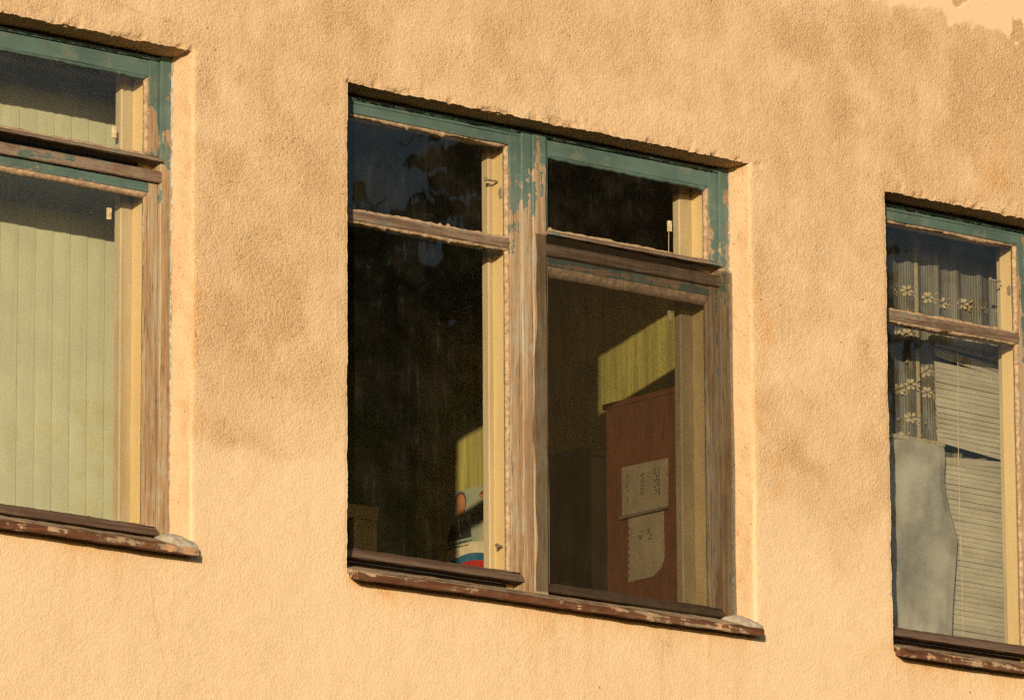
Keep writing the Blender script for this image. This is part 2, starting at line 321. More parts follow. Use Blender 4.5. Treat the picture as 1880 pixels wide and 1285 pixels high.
CRACKS = [[(-.712, -1.617), (-.708, -1.705), (-.688, -1.79), (-.672, -1.86), (-.696, -1.95)], [(-1.15, .10), (-.90, .12), (-.79, .09), (-.65, .065)],
          [(1.205, -1.56), (1.255, -1.59), (1.277, -1.645)], [(1.99, -1.08), (2.07, -1.19), (2.05, -1.27)], [(1.51, .03), (1.545, .012), (1.58, .004)], [(-.165, -.22), (-.082, -.29), (-.102, -.36)], [(.19, .0), (.23, .02), (.30, .012)], [(.75, .0), (.79, .022), (.87, .018)]]
def facade():
    def lines(br, step):
        out = [br[0]]
        for a, b in zip(br[:-1], br[1:]):
            n = max(1, round((b-a)/step)); out += list(a+(b-a)*np.arange(1, n+1)/n)
        return np.array(out)
    st = .0056
    xl = -1.95; xr = 3.50; zb = -2.25; zt = .95
    xs = lines([xl, XW[0]+OW, XW[1], XW[1]+OW, XW[2], xr], st)
    zs = lines([zb, -OH, 0, zt], st)
    nx, nz = len(xs), len(zs); X, Z = np.meshgrid(xs, zs, indexing='ij')
    eps = 1e-6
    ops = [(xl-1, XW[0]+OW), (XW[1], XW[1]+OW), (XW[2], xr+1)]
    # distance to the opening edges
    dist = np.full(X.shape, 9.0)
    for a, b in ops:
        dx = np.maximum(np.maximum(a-X, X-b), 0); dz = np.maximum(np.maximum(-OH-Z, Z), 0)
        dist = np.minimum(dist, np.hypot(dx, dz))
    # relief of the render coat
    fade = np.minimum.reduce([sstep(xl, xl+.15, X), sstep(xr, xr-.15, X), sstep(zb, zb+.1, Z), sstep(zt, zt-.1, Z)])
    calm = .55+.45*sstep(-1.15, -.8, Z+.25*fbm(X, Z, 2.0, 3, 70))
    h = .0040*fbm(X, Z, 3.2, 3, 1)+.0012*fbm(X, Z, 16, 2, 5)
    grain = fbm(X, Z, 88, 1, 9, .6); ridge = np.abs(fbm(X, Z, 58, 2, 21, .5))
    h = h+calm*(.0011*grain-.0006*ridge)
    # stain masks
    Bl = [(-0.29,-0.3,0.309,0.233,0.5),(-0.43,-0.75,0.182,0.246,0.55),(-0.2,-0.58,0.226,0.248,0.5),(-0.44,-1.1,0.161,0.065,0.8),(-0.16,-0.94,0.164,0.132,0.5),(-0.28,-1.1,0.265,0.036,0.5),(0.62,0.17,0.196,0.121,0.7),(0.02,0.16,0.424,0.102,0.35),(1.91,0.48,0.309,0.127,0.55),(2.27,0.52,0.365,0.092,0.6),(2.61,0.43,0.222,0.221,0.75),(2.62,0.23,0.197,0.165,0.7),(1.91,0.22,0.189,0.144,0.35),(1.33,0.15,0.274,0.106,0.35),(1.02,0.33,0.269,0.088,0.3),(1.74,-0.76,0.115,0.053,0.55),(1.74,-0.95,0.162,0.061,0.85),(2.09,-0.82,0.106,0.106,0.7),(2.11,-0.99,0.082,0.106,0.45),(1.78,-0.19,0.093,0.231,0.3),(2.12,-0.55,0.071,0.267,0.35),(1.26,-1.61,0.056,0.051,0.35),(2.19,0.18,0.144,0.109,0.4),(-0.53,-0.25,0.05,0.248,0.35),(2.38,0.12,0.218,0.073,0.4),(2.74,-0.01,0.099,0.11,0.4),(2.02,-1.2,0.093,0.07,0.3),(3.1,.4,.3,.3,.6),(-1.2,.3,.3,.15,.3)]
    Oc = [(1.63,-0.56,0.032,0.158,0.7),(1.62,-0.81,0.027,0.105,0.6),(1.62,-1.05,0.032,0.156,0.5),(-0.7,-1.52,0.217,0.035,0.6),(0.13,-1.53,0.114,0.041,0.7),(0.86,-1.55,0.438,0.03,0.45),(-0.6,-0.77,0.024,0.196,0.6),(-0.59,-1.37,0.028,0.113,0.6),(2.62,0.16,0.147,0.11,0.5),(2.29,-1.53,0.166,0.032,0.6),(-0.6,-1.03,0.02,0.097,0.5)]
    wx = X+.13*fbm(X, Z, 4, 5, 30, .6); wz = Z+.13*fbm(X, Z, 4, 5, 36, .6)
    def blobs(L):
        s = np.zeros(X.shape)
        for cx, cz, rx, rz, k in L:
            s = s+k*np.exp(-(((wx-cx)/rx)**2+((wz-cz)/rz)**2)*1.1)
        return s
    mott = fbm(X, Z, 9, 5, 40, .62)
    wx2 = X+.02*fbm(X, Z, 22, 3, 150); wz2 = Z+.02*fbm(X, Z, 22, 3, 156)
    base = .34*sstep(-1.22, -.95, Z+.16*fbm(X, Z, 3.5, 3, 50))
    dirt = np.clip((blobs(Bl)*.52+base*1.2*(.95+.45*fbm(X, Z, 3.0, 4, 160, .55)))*(.95+.50*mott)+.17*mott*sstep(-1.25, -.7, Z), 0, .95)
    tone = np.clip(.55+.25*sstep(-1.0, -1.4, Z)+.40*fbm(X, Z, 2.2, 4, 130, .5)+.28*fbm(X, Z, 40, 3, 140, .6), 0, 1)
    run = fbm(X*1.0, Z*.12, 16, 3, 60); dirt = np.clip(dirt+.12*sstep(.10, .5, run)*sstep(-.9, .3, Z), 0, 1)
    # hairline cracks
    crack = np.zeros(X.shape)
    for L in CRACKS:
        for (ax, az_), (bx, bz) in zip(L[:-1], L[1:]):
            t_ = np.clip(((wx2-ax)*(bx-ax)+(wz2-az_)*(bz-az_))/((bx-ax)**2+(bz-az_)**2), 0, 1)
            crack = np.maximum(crack, np.exp(-(np.hypot(wx2-ax-t_*(bx-ax), wz2-az_-t_*(bz-az_))/.0034)**2))
    dirt = np.clip(dirt+.38*crack, 0, 1)
    ochre = np.clip(blobs(Oc)*.55*(1.0+1.2*mott), 0, 1)
    # run-off below the sills
    under = np.zeros(X.shape)
    for x0 in XW: under = np.maximum(under, sstep(x0-.02, x0+.03, X)*sstep(x0+OW+.02, x0+OW-.04, X))
    strk = fbm(X, Z*.06, 26, 4, 170, .6); dep = np.maximum(-1.515-Z, 0)
    ochre = np.clip(ochre+under*(Z < -1.5)*(.55*np.exp(-dep/.035)*(.6+1.2*mott)+.22*sstep(.10, .55, strk)*np.exp(-dep/.10)), 0, .8)
    dirt = np.clip(dirt+under*(Z < -1.5)*.16*sstep(.16, .5, strk)*np.exp(-dep/.14), 0, .95)
    arc = np.array([(2.1612,.6281),(2.2233,.6187),(2.3028,.6268),(2.3996,.6324),(2.4676,.6293),(2.4962,.6084),(2.6039,.6119),(2.6311,.6202),(2.7272,.6217),(2.7812,.6048),(2.7951,.5756),(2.8323,.5726),(3.0,.45),(3.5,.40)])
    az = np.interp(X, arc[:, 0], arc[:, 1])+np.where(X < 2.16, (2.16-X)*.45, 0)
    patch = sstep(-.006, .012, Z-az+.035*fbm(X, Z, 30, 3, 80))*sstep(1.6, 2.0, X)
    hole = sstep(.30, .36, fbm(X, Z, 11, 3, 90)+.12*sstep(2.6, 2.75, X))*patch
    h = h*(1-.85*patch)+.0035*(1-patch)*sstep(1.6, 2.0, X)*0-.004*hole
    dirt = np.maximum(dirt*(1-patch), hole*.9); patch = patch*(1-hole)
    # worn arris: ragged line, rounded over
    e = np.exp(-dist/.012)
    rag = .0030*fbm(X, Z, 20, 3, 100)+.0020*fbm(X, Z, 90, 2, 104); rag2 = .0030*fbm(X, Z, 14, 3, 110)+.0042*fbm(X, Z, 95, 2, 114)
    PX = X+e*rag; PZ = Z+e*rag2
    PY = -(h*fade)+.0035*np.exp(-dist/.005)
    # small chips just above the heads
    chip = sstep(.16, .30, fbm(X, Z, 30, 3, 120))*np.exp(-np.maximum(Z, 0)/.02)*(Z >= -eps)*(dist < .05); PY = PY+.008*chip; dirt = np.clip(dirt+.4*chip, 0, 1)
    idx = np.arange(nx*nz).reshape(nx, nz)
    cx = (X[:-1, :-1]+X[1:, 1:])/2; cz = (Z[:-1, :-1]+Z[1:, 1:])/2
    solid = np.ones(cx.shape, bool)
    for a, b in ops: solid &= ~((cx > a) & (cx < b) & (cz > -OH) & (cz < 0))
    q = np.stack([idx[:-1, :-1], idx[1:, :-1], idx[1:, 1:], idx[:-1, 1:]], -1)[solid]
    V = np.stack([PX, PY, PZ], -1).reshape(-1, 3); C3 = np.stack([dirt, patch, ochre, tone], -1).reshape(-1, 4)
    V = [V]; C = [C3]; Q = [q]; nv = nx*nz
    ix = lambda x: int(np.argmin(np.abs(xs-x))); iz = lambda z: int(np.argmin(np.abs(zs-z)))
    z0, z1 = iz(-OH), iz(0)
    ky = 14; ys = np.linspace(0, .205, ky+1)[1:]
    def reveal(path, ex, ez, seed, tint):
        """strip from the arris PATH (vertex numbers) back to the frame; ex, ez: how far it closes in at the frame"""
        nonlocal nv
        P0 = V[0][path]; n = len(path); prev = np.array(path)
        tt = np.arange(n)*st
        for yy in ys:
            t = yy/.205; soff_shade = 1.0 if seed >= 300 else 0.0; nb = np.stack([P0[:, 0]*1, np.full(n, yy), P0[:, 2]*1], -1)  # soffit colour darkened outright, standing in for the deep shade under the heads
            base0 = np.stack([X.reshape(-1)[path], np.zeros(n), Z.reshape(-1)[path]], -1)
            k = math.exp(-yy/.012)
            nb[:, 0] = base0[:, 0]+(P0[:, 0]-base0[:, 0])*k+ex*min(1, yy/.09)
            nb[:, 2] = base0[:, 2]+(P0[:, 2]-base0[:, 2])*k+ez*min(1, yy/.09)
            w = .0022*fbm(tt, np.full(n, yy), 14, 3, seed)+.0012*fbm(tt, np.full(n, yy), 60, 2, seed+5)
            if ex: nb[:, 0] += w*2
            if ez: nb[:, 2] += w*2
            V.append(nb)
            m = fbm(tt, np.full(n, yy), 12, 4, seed+9)
            C.append(np.stack([np.clip(tint+.22+.6*m+soff_shade, 0, 1)*np.ones(n), np.full(n, .2), np.clip(-.05+.6*m, 0, 1), np.clip(.35+.5*m, 0, 1)], -1))
            cur = np.arange(nv, nv+n); nv += n
            Q.append(np.stack([prev[:-1], prev[1:], cur[1:], cur[:-1]], -1)); prev = cur
    for wi, (a, b) in enumerate(ops):
        ia = 0 if wi == 0 else ix(a); ib = nx-1 if wi == 2 else ix(b)
        if wi > 0: reveal(idx[ia, z0:z1+1], .012, 0, 200+wi*20, .05)
        if wi < 2: reveal(idx[ib, z0:z1+1], -.013, 0, 210+wi*20, .02)
        reveal(idx[ia:ib+1, z1], 0, -.003, 300+wi*20, .35); reveal(idx[ia:ib+1, z0], 0, .004, 320+wi*20, .3)
    # plain wall beyond the part in view, with the other halves of the outer windows
    X0, X1, Z0, Z1 = -9.0, 10.0, -T-.05, 3.2
    def big(a, b, c, e_):
        nonlocal nv
        V.append(np.array([(a, 0, c), (b, 0, c), (b, 0, e_), (a, 0, e_)], float)); C.append(np.full((4, 4), .3)); Q.append(np.array([[nv, nv+1, nv+2, nv+3]])); nv += 4
    def side(p, q2):
        nonlocal nv
        (ax, az_), (bx, bz) = p, q2
        V.append(np.array([(ax, 0, az_), (bx, 0, bz), (bx, .205, bz), (ax, .205, az_)], float)); C.append(np.full((4, 4), .3)); Q.append(np.array([[nv, nv+1, nv+2, nv+3]])); nv += 4
    La, Rb = XW[0], XW[2]+OW
    big(X0, X1, Z0, zb); big(X0, X1, zt, Z1)
    big(X0, La, zb, zt); big(La, xl, zb, -OH); big(La, xl, 0, zt)
    big(Rb, X1, zb, zt); big(xr, Rb, zb, -OH); big(xr, Rb, 0, zt)
    for (p, q2) in (((La, -OH), (La, 0)), ((La, 0), (xl, 0)), ((La, -OH), (xl, -OH)), ((Rb, -OH), (Rb, 0)), ((xr, 0), (Rb, 0)), ((xr, -OH), (Rb, -OH))): side(p, q2)
    V = np.concatenate(V); C = np.concatenate(C); Q = np.concatenate(Q)
    used = np.zeros(len(V), bool); used[Q.reshape(-1)] = True; mp = np.cumsum(used)-1; V = V[used]; C = C[used]; Q = mp[Q]
    me = bpy.data.meshes.new('facade_wall'); me.vertices.add(len(V)); me.vertices.foreach_set('co', V.astype(np.float32).reshape(-1))
    me.loops.add(Q.size); me.loops.foreach_set('vertex_index', Q.astype(np.int32).reshape(-1))
    me.polygons.add(len(Q)); me.polygons.foreach_set('loop_start', np.arange(0, Q.size, 4, dtype=np.int32))
    me.polygons.foreach_set('use_smooth', np.ones(len(Q), bool)); me.update(calc_edges=True)
    ca = me.color_attributes.new('stain', 'FLOAT_COLOR', 'POINT')
    ca.data.foreach_set('color', C.astype(np.float32).reshape(-1))
    return link('facade_wall', me, M['plaster'], building, (0, 0, T))
fac = facade()
fac['label'] = 'rough peach plaster wall with brown stains round the windows'

# inner leaf of the wall with splayed inner reveals, rooms behind
def inner_leaf():
    m = MB(); Y0, Y1 = .2, .38
    xs = [-9.0]
    for x in XW: xs += [x-.045, x+OW+.045]
    xs.append(10.0)
    for i in range(0, len(xs)-1, 2): m.add([(xs[i], Y1, -2.7), (xs[i+1], Y1, -2.7), (xs[i+1], Y1, .6), (xs[i], Y1, .6)], [(0, 1, 2, 3)])
    for x in XW:
        a, b, c, e = x-.045, x+OW+.045, -1.5, .045; a2, b2, c2, e2 = x+.002, x+OW-.012, -1.478, .004
        m.add([(a, Y1, -2.7), (b, Y1, -2.7), (b, Y1, c), (a, Y1, c)], [(0, 1, 2, 3)]); m.add([(a, Y1, e), (b, Y1, e), (b, Y1, .6), (a, Y1, .6)], [(0, 1, 2, 3)])
        o = [(a, Y1, c), (b, Y1, c), (b, Y1, e), (a, Y1, e)]; n = [(a2, Y0, c2), (b2, Y0, c2), (b2, Y0, e2), (a2, Y0, e2)]
        m.add(o+n, [(i, (i+1) % 4, 4+(i+1) % 4, 4+i) for i in range(4)])
    m.build('inner_wall_face', M['ceiling'], building)
inner_leaf()
def bbox(name, mat, *a):
    return MB().box(*a).build(name, mat, building)
bbox('partition_wall', M['room'], 2.05, 2.13, .384, 2.22, -2.7, .6)
bbox('partition_wall', M['room'], -.35, -.27, .384, 2.22, -2.7, .6)
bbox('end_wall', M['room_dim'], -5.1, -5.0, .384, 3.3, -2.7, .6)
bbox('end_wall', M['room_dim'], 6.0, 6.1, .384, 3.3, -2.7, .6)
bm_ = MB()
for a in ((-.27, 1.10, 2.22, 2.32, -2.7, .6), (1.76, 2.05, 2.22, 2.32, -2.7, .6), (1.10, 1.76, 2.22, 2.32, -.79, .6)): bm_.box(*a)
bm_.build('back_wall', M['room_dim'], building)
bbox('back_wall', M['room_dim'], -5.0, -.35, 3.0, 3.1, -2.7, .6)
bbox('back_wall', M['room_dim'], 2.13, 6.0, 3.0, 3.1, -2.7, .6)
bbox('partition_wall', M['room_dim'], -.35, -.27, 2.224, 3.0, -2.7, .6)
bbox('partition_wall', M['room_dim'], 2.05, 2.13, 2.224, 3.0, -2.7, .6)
bbox('floor_slab', M['floor'], -5.1, 6.1, .30, 3.3, -2.95, -2.7)
bbox('ceiling_slab', M['ceiling'], -5.1, 6.1, .30, 3.3, .6, .8)
bbox('corridor_wall', M['dark_wood'], .6, 2.04, 2.9, 2.98, -2.7, .6)
rf = MB(); rf.add([(-9.3, -.45, 3.1), (10.3, -.45, 3.1), (10.3, 9.3, 3.1), (-9.3, 9.3, 3.1), (-9.3, -.45, 3.3), (10.3, -.45, 3.3), (10.3, 4.4, 5.4), (-9.3, 4.4, 5.4), (10.3, 9.3, 3.3), (-9.3, 9.3, 3.3)],
    [(0, 1, 2, 3), (0, 1, 5, 4), (4, 5, 6, 7), (7, 6, 8, 9), (3, 2, 8, 9), (0, 4, 7, 9, 3), (1, 2, 8, 6, 5)]); rf.build('roof', M['roof'], building)
ow = MB(); ow.box(-9, -8.8, .01, 9, -T, 3.09).box(9.8, 10, .01, 9, -T, 3.09).box(-8.8, 9.8, 8.8, 9, -T, 3.09); ow.build('rear_wall', M['room_dim'], building)
# door casing in the back wall of the middle room
dc = MB(); dc.bar('z', -2.7, -.742, rect(1.752, 1.855, 2.195, 2.225)).bar('x', .99, 1.855, rect(2.19, 2.225, -.79, -.74)).bar('z', -2.7, -.792, rect(.99, 1.095, 2.195, 2.225))
dc.build('door_casing', M['beige'], building)

# ================================================================== windows
def putty_strip(name, axis, a, b, pA, pB, yf, yg, parent, rag, seed, mat='putty', seg=.011):
    """wedge of putty between the sash edge (pA, at depth yf) and the glass (pB, at depth yg); ragged along the glass"""
    rg = random.Random(seed); n = int(abs(b-a)/seg)+1; m = MB(); vs = []; s1 = 0
    sg = 1 if pB > pA else -1
    for i in range(n+1):
        t = a+(b-a)*i/n; s1 = .75*s1+rg.uniform(-rag, rag); big = rag*3.2*(rg.random() > .985)
        e = pB+sg*(s1+big)
        for (p, y) in ((pA, yf), (e, yg-.0015), (e, yg+.003), (pA-sg*.004, yg+.003)):
            vs.append((t, y, p) if axis == 'x' else (p, y, t))
    fs = [(i*4+j, i*4+(j+1) % 4, (i+1)*4+(j+1) % 4, (i+1)*4+j) for i in range(n) for j in range(4)]+[(0, 1, 2, 3), tuple(n*4+j for j in range(4))]
    m.add(vs, fs); return m.build(name, M[mat], parent, True)

YF, YS, YG = .088, .098, .116      # box face, sash face, glass
def pane(x0, x1, z0, z1, y, mat, parent):
    return MB().box(x0, x1, y, y+.003, z0, z1).build('glass_pane', M[mat], parent)

def build_window(wi, label):
    X = XW[wi]; sd = wi*1000
    gl = .7028 if wi < 2 else .672       # right edge of the left light's glass
    wide_net = (wi == 1)
    W = MB(); z_top = .012; xj = 1.604
    W.cur = 0; W.bar('z', -1.478, z_top, rect(X+1.5625, X+xj, YF, .20), .05, .0006, .0006, sd)
    W.bar('z', -1.478, z_top, rect(X+.001, X+.045, YF, .20), .05, .0006, .0006, sd+1)
    W.cur = 1; W.bar('x', X+.0452, X+1.5622, rect(YF+.001, .20, -.021, -.0115), .05, .0006, .0004, sd+2)
    W.cur = 2; W.bar('x', X+.0452, X+1.5622, rect(.100, .20, -1.478, -1.452), .05, .0006, 0, sd+3)
    win = W.build('window', [M['wood_v'], M['wood_x'], M['wood_dark']], building); win['label'] = label
    P = win
    # mullion of two boards
    mu = MB(); mu.bar('z', -1.458, -.0215, rect(X+.7467, X+.7865, .0835, .20, .003), .04, .0006, .0008, sd+4)
    mu.bar('z', -1.4585, -.0215, rect(X+.7885, X+.843, .080, .1995, .003), .04, .0006, .0008, sd+5); mu.build('mullion', M['wood_m'], P)
    # transom of the right light
    MB().bar('x', X+.8435, X+1.562, [(.20, -.352), (.20, -.393), (.0865, -.393), (.084, -.390), (.084, -.362), (.088, -.357)], .04, .0009, .0008, sd+6).build('transom', M['wood_rail'], P)
    MB().bar('x', X+.8436, X+1.562, rect(.165, .191, -.3516, -.3185, .001), .2, .0002).build('vent_gap_shade', M['p_dark'], P)  # black strip added to make the shaded gap below the vent read dark
    # ---- right light: vent above, casement below
    def sash(name, x0, x1, z0, z1, wl, wr, wt, wb, drip, tag_, mats):
        mt, ms, mb = mats
        MB().bar('z', z0+wb, z1, rect(x1-wr, x1, YS, .132, .002), .04, .0005, .0005, sd+tag_).build('stile', M[ms], P)
        MB().bar('z', z0+wb, z1, rect(x0, x0+wl, YS, .132, .002), .04, .0005, .0005, sd+tag_+1).build('stile', M[ms], P)
        MB().bar('x', x0+wl+.0003, x1-wr-.0003, rect(YS+.001, .132, z1-wt, z1, .002), .04, .0005, .0005, sd+tag_+2).build('top_rail', M[mt], P)
        MB().bar('x', x0, x1, [(.132, z0), (.132, z0+wb), (YS+.004, z0+wb), (YS-.002, z0+wb-.004), (YS-drip, z0+wb*.42), (YS-drip-.001, z0+.002), (YS-drip+.006, z0)], .04, .0009, .0008, sd+tag_+3).build('bottom_rail', M[mb], P)
    sash('vent', X+.8445, X+1.561, -.331, -.0225, .018, .035, .050, .021, .022, 10, ('wood_x', 'wood_v', 'wood_rail'))
    sash('casement', X+.8445, X+1.561, -1.450, -.3945, .018, .035, .030, .029, .014, 20, ('wood_x', 'wood_v', 'wood_dark'))
    g0 = 'glass_dusty'
    pane(X+.862, X+1.528, -.3105, -.0715, YG, g0, P); pane(X+.862, X+1.528, -1.4215, -.4235, YG, 'glass', P)
    lowput = .030 if wide_net else .014
    for (ax, a, b, pA, pB, rg, k, mt) in (('x', X+.863, X+1.525, -.0725, -.0795, .0016, 1, 'wood_x'), ('x', X+.863, X+1.525, -.3098, -.3015, .0020, 2, 'putty'), ('z', -.309, -.073, X+1.526, X+1.5185, .0005, 3, 'putty'),
                                          ('z', -.309, -.073, X+.8625, X+.8675, .0020, 4, 'putty'), ('x', X+.863, X+1.525, -.4243, -.4243-lowput, .0006, 5, 'putty'), ('z', -1.420, -.425, X+1.526, X+1.518, .0010, 6, 'wood_v'),
                                          ('x', X+.863, X+1.525, -1.421, -1.414, .0008, 7, 'wood_dark')):
        putty_strip('putty', ax, a, b, pA, pB, YS+.003, YG, P, rg, sd+40+k, mt)
    # ---- left light: one fixed sash with a glazing bar
    zt = -.031
    MB().bar('x', X+.0455, X+.746, rect(.096, .19, zt, -.0214, .001), .05, .0004, 0, sd+50).build('head_fillet', M['wood_x'], P)
    MB().bar('z', -1.4, zt-.0003, rect(X+gl+.006, X+.7460, YS-.002, .132, .002), .04, .0006, .0006, sd+51).build('stile', M['wood_v'], P)
    MB().bar('z', -1.4, zt-.0003, rect(X+.0455, X+.066, YS-.002, .132, .002), .04, .0006, .0006, sd+52).build('stile', M['wood_v'], P)
    MB().bar('x', X+.0663, X+gl+.0057, rect(YS-.001, .132, -.063, zt-.0003, .002), .04, .0006, .0006, sd+53).build('top_rail', M['wood_x'], P)
    MB().bar('x', X+.0663, X+gl+.0057, [(.132, -.360), (.132, -.394), (YS+.004, -.394), (YS, -.389), (YS-.002, -.371), (YS+.006, -.360)], .03, .0009, .0007, sd+54).build('glazing_bar', M['wood_rail'], P)
    MB().bar('x', X+.0455, X+.746, [(.132, -1.431), (.132, -1.4003), (YS+.004, -1.4003), (YS-.002, -1.404), (YS-.015, -1.417), (YS-.016, -1.429), (YS-.01, -1.431)], .04, .0009, .0008, sd+55).build('bottom_rail', M['wood_dark'], P)
    MB().bar('x', X+.0455, X+.746, rect(.136, .19, -1.4515, -1.4325, .001), .05, .0004, 0, sd+56).build('bottom_fillet', M['wood_dark'], P)
    pane(X+.060, X+gl+.011, -.362, -.060, YG, g0, P); pane(X+.060, X+gl+.011, -1.404, -.392, YG, 'glass', P)
    for (ax, a, b, pA, pB, rg, k, mt) in (('x', X+.0665, X+gl+.005, -.0633, -.0690, .0022, 1, 'putty'), ('x', X+.0665, X+gl+.005, -.3597, -.3505, .0022, 2, 'putty'), ('z', -.359, -.064, X+gl+.0062, X+gl-.001, .0005, 3, 'putty'),
                                          ('x', X+.0665, X+gl+.005, -.3943, -.3995, .0018, 4, 'putty'), ('z', -1.399, -.395, X+gl+.0062, X+gl-.001, .0004, 5, 'putty'), ('x', X+.0665, X+gl+.005, -1.4, -1.395, .0008, 6, 'wood_dark')):
        putty_strip('putty', ax, a, b, pA, pB, YS+.003, YG, P, rg, sd+60+k, mt)
    # ---- lining of the box between the two sets of sashes, inner sashes
    def lining(x0, x1): MB().bar('z', -1.4515, -.0214, [(x0, .134), (x1, .134), (x1, .150), (x1, .192), (x0, .192)], .2, .0003, 0, sd).build('lining', M['cream'], P)
    lining(X+1.535, X+1.5622); lining(X+.8433, X+.862); lining(X+gl+.016, X+.7464); lining(X+.0454, X+.058)
    MB().bar('x', X+.0584, X+gl+.0156, rect(.134, .192, -.05, -.0316, .001), .2, .0002).build('lining', M['cream'], P)
    MB().bar('x', X+.8624, X+1.5346, rect(.134, .192, -.05, -.0216, .001), .2, .0002).build('lining', M['cream'], P)
    def inner(x0, x1, wl, wr, zbar):
        y0, y1 = .1925, .226
        MB().bar('z', -1.4515, -.0215, rect(x1-wr, x1, y0, y1, .004), .1, .0003, 0, sd+70).build('inner_stile', M['beige'], P)
        MB().bar('z', -1.4515, -.0215, rect(x0, x0+wl, y0, y1, .004), .1, .0003, 0, sd+71).build('inner_stile', M['beige'], P)
        zs_ = [(-.045, -.0215), (-1.4515, -1.40)]
        if zbar: zs_.append(zbar)
        for (a, b) in zs_: MB().bar('x', x0+wl+.0003, x1-wr-.0003, rect(y0+.001, y1, a, b, .003), .1, .0003, 0, sd+72).build('inner_rail', M['beige'], P)
        edges = []
        for a, b in zip(edges[0::2], edges[1::2]): pane(x0+wl, x1-wr, a, b, .208, 'inner_glass', P)
    inner(X+.8432, X+1.5624, .045, .078 if wi else .068, (-.395, -.300)); inner(X+.0453, X+.7466, .015, .045, (-.375, -.345))
    # ---- sill board
    sl = MB(); sl.bar('x', X+.006, X+1.612, [(.0995, -1.453), (.0995, -1.50), (.002, -1.512), (-.038, -1.523), (-.043, -1.520), (-.044, -1.504), (-.039, -1.498), (.02, -1.477)], .03, .0012, .0012, sd+80)
    sl.build('sill', M['sill'], P)
    # mortar at the sill's far end, grey paint line along the jamb
    rg = random.Random(sd+5); lump = MB(); vs = []; n, k = 16, 10
    for i in range(n+1):
        t = i/n; xx = X+1.545+.074*t
        for j in range(k):
            s_ = j/(k-1); yy = .085-.121*s_; hh = .012+.014*math.sin(math.pi*min(1, t*1.15))*(1-.35*s_)+.012*(t**2)*(1-s_)
            top = -1.453-.0385*max(0, (.10-yy))/.13-.004*s_
            vs.append((xx, yy+.006*t*(j == k-1)+rg.uniform(-.001, .001), top+hh*(.35+.65*math.sin(math.pi*(.12+.80*(1-s_)**.8)))*(.45 if i in (0,) else 1)+rg.uniform(-.0024, .0024)))
    fs = [(i*k+j, i*k+j+1, (i+1)*k+j+1, (i+1)*k+j) for i in range(n) for j in range(k-1)]
    m0 = len(vs); vs += [(a, b, c-.02) for (a, b, c) in vs]
    bl = [i*k for i in range(n+1)]+[n*k+j for j in range(1, k)]+[i*k+k-1 for i in range(n-1, -1, -1)]+[j for j in range(k-2, 0, -1)]
    fs += [(bl[i], bl[(i+1) % len(bl)], m0+bl[(i+1) % len(bl)], m0+bl[i]) for i in range(len(bl))]
    lump.add(vs, fs); lump.build('mortar_patch', M['mortar'], P, True)
    MB().bar('z', -1.452, -.012, [(X+1.5985, .0868), (X+1.6035, .0845), (X+1.606, .090), (X+1.599, .092)], .014, .0016, .0008, sd+90).build('sealant', M['sealant'], P)
    return win

def latch_block(parent, x, y, z, h=.034, w=.016):
    """old window fastener: tan plate with a white tongue"""
    p = MB().bar('z', z-h/2, z+h/2, rect(x-w/2, x+w*.35, y-.004, y+.004, .001), .01, .0008).build('latch', M['plastic'], parent)
    return p
win_l = build_window(0, 'weathered teal window backed by a pale green vertical blind')
win_m = build_window(1, 'weathered teal window looking into the dark room with a wooden cabinet')
win_r = build_window(2, 'weathered teal window hung with a lace curtain and a slatted blind')
for (w, x, y, z) in ((win_l, -.731, .186, -.235), (win_l, -.747, .186, -.4836), (win_m, 1.439, .186, -.1965), (win_m, 1.436, .186, -.488)): latch_block(w, x, y, z)
def hook(parent, x, y, z, L, dz):
    m = MB(); m.bar('x', x-L, x, rect(y-.003, y+.003, z-.003, z+.003, .001), .01, .0006, .0012)
    m.box(x-L-.004, x-L+.004, y-.004, y+.004, z-.005, z+.006); m.build('latch', M['metal'], parent)
hook(win_m, .715, .165, -.166, .045, 0); hook(win_m, .715, .150, -1.313, .020, 0); hook(win_r, 2.86, .165, -.175, .045, 0)
for (w, x, y, z) in ((win_m, .7185, .150, -.205), (win_r, 2.886, .150, -.205)):
    k = MB(); n = 14
    ring = [(x-.0035*s, y+.011*math.cos(a), z+.019*math.sin(a)) for s, in ((0,),) for a in [2*math.pi*i/n for i in range(n)]]
    ring2 = [(x-.004, y+.008*math.cos(a), z+.015*math.sin(a)) for a in [2*math.pi*i/n for i in range(n)]]
    k.add(ring+ring2, [(i, (i+1) % n, n+(i+1) % n, n+i) for i in range(n)]+[tuple(range(n, 2*n)), tuple(range(n))]); k.build('finger_pull', M['metal'], w)
MB().bar('z', -.32, -.21, rect(1.4295, 1.4315, .185, .187, .0005), .01, .0002, .002, 3).build('pull_cord', M['cord'], win_m)

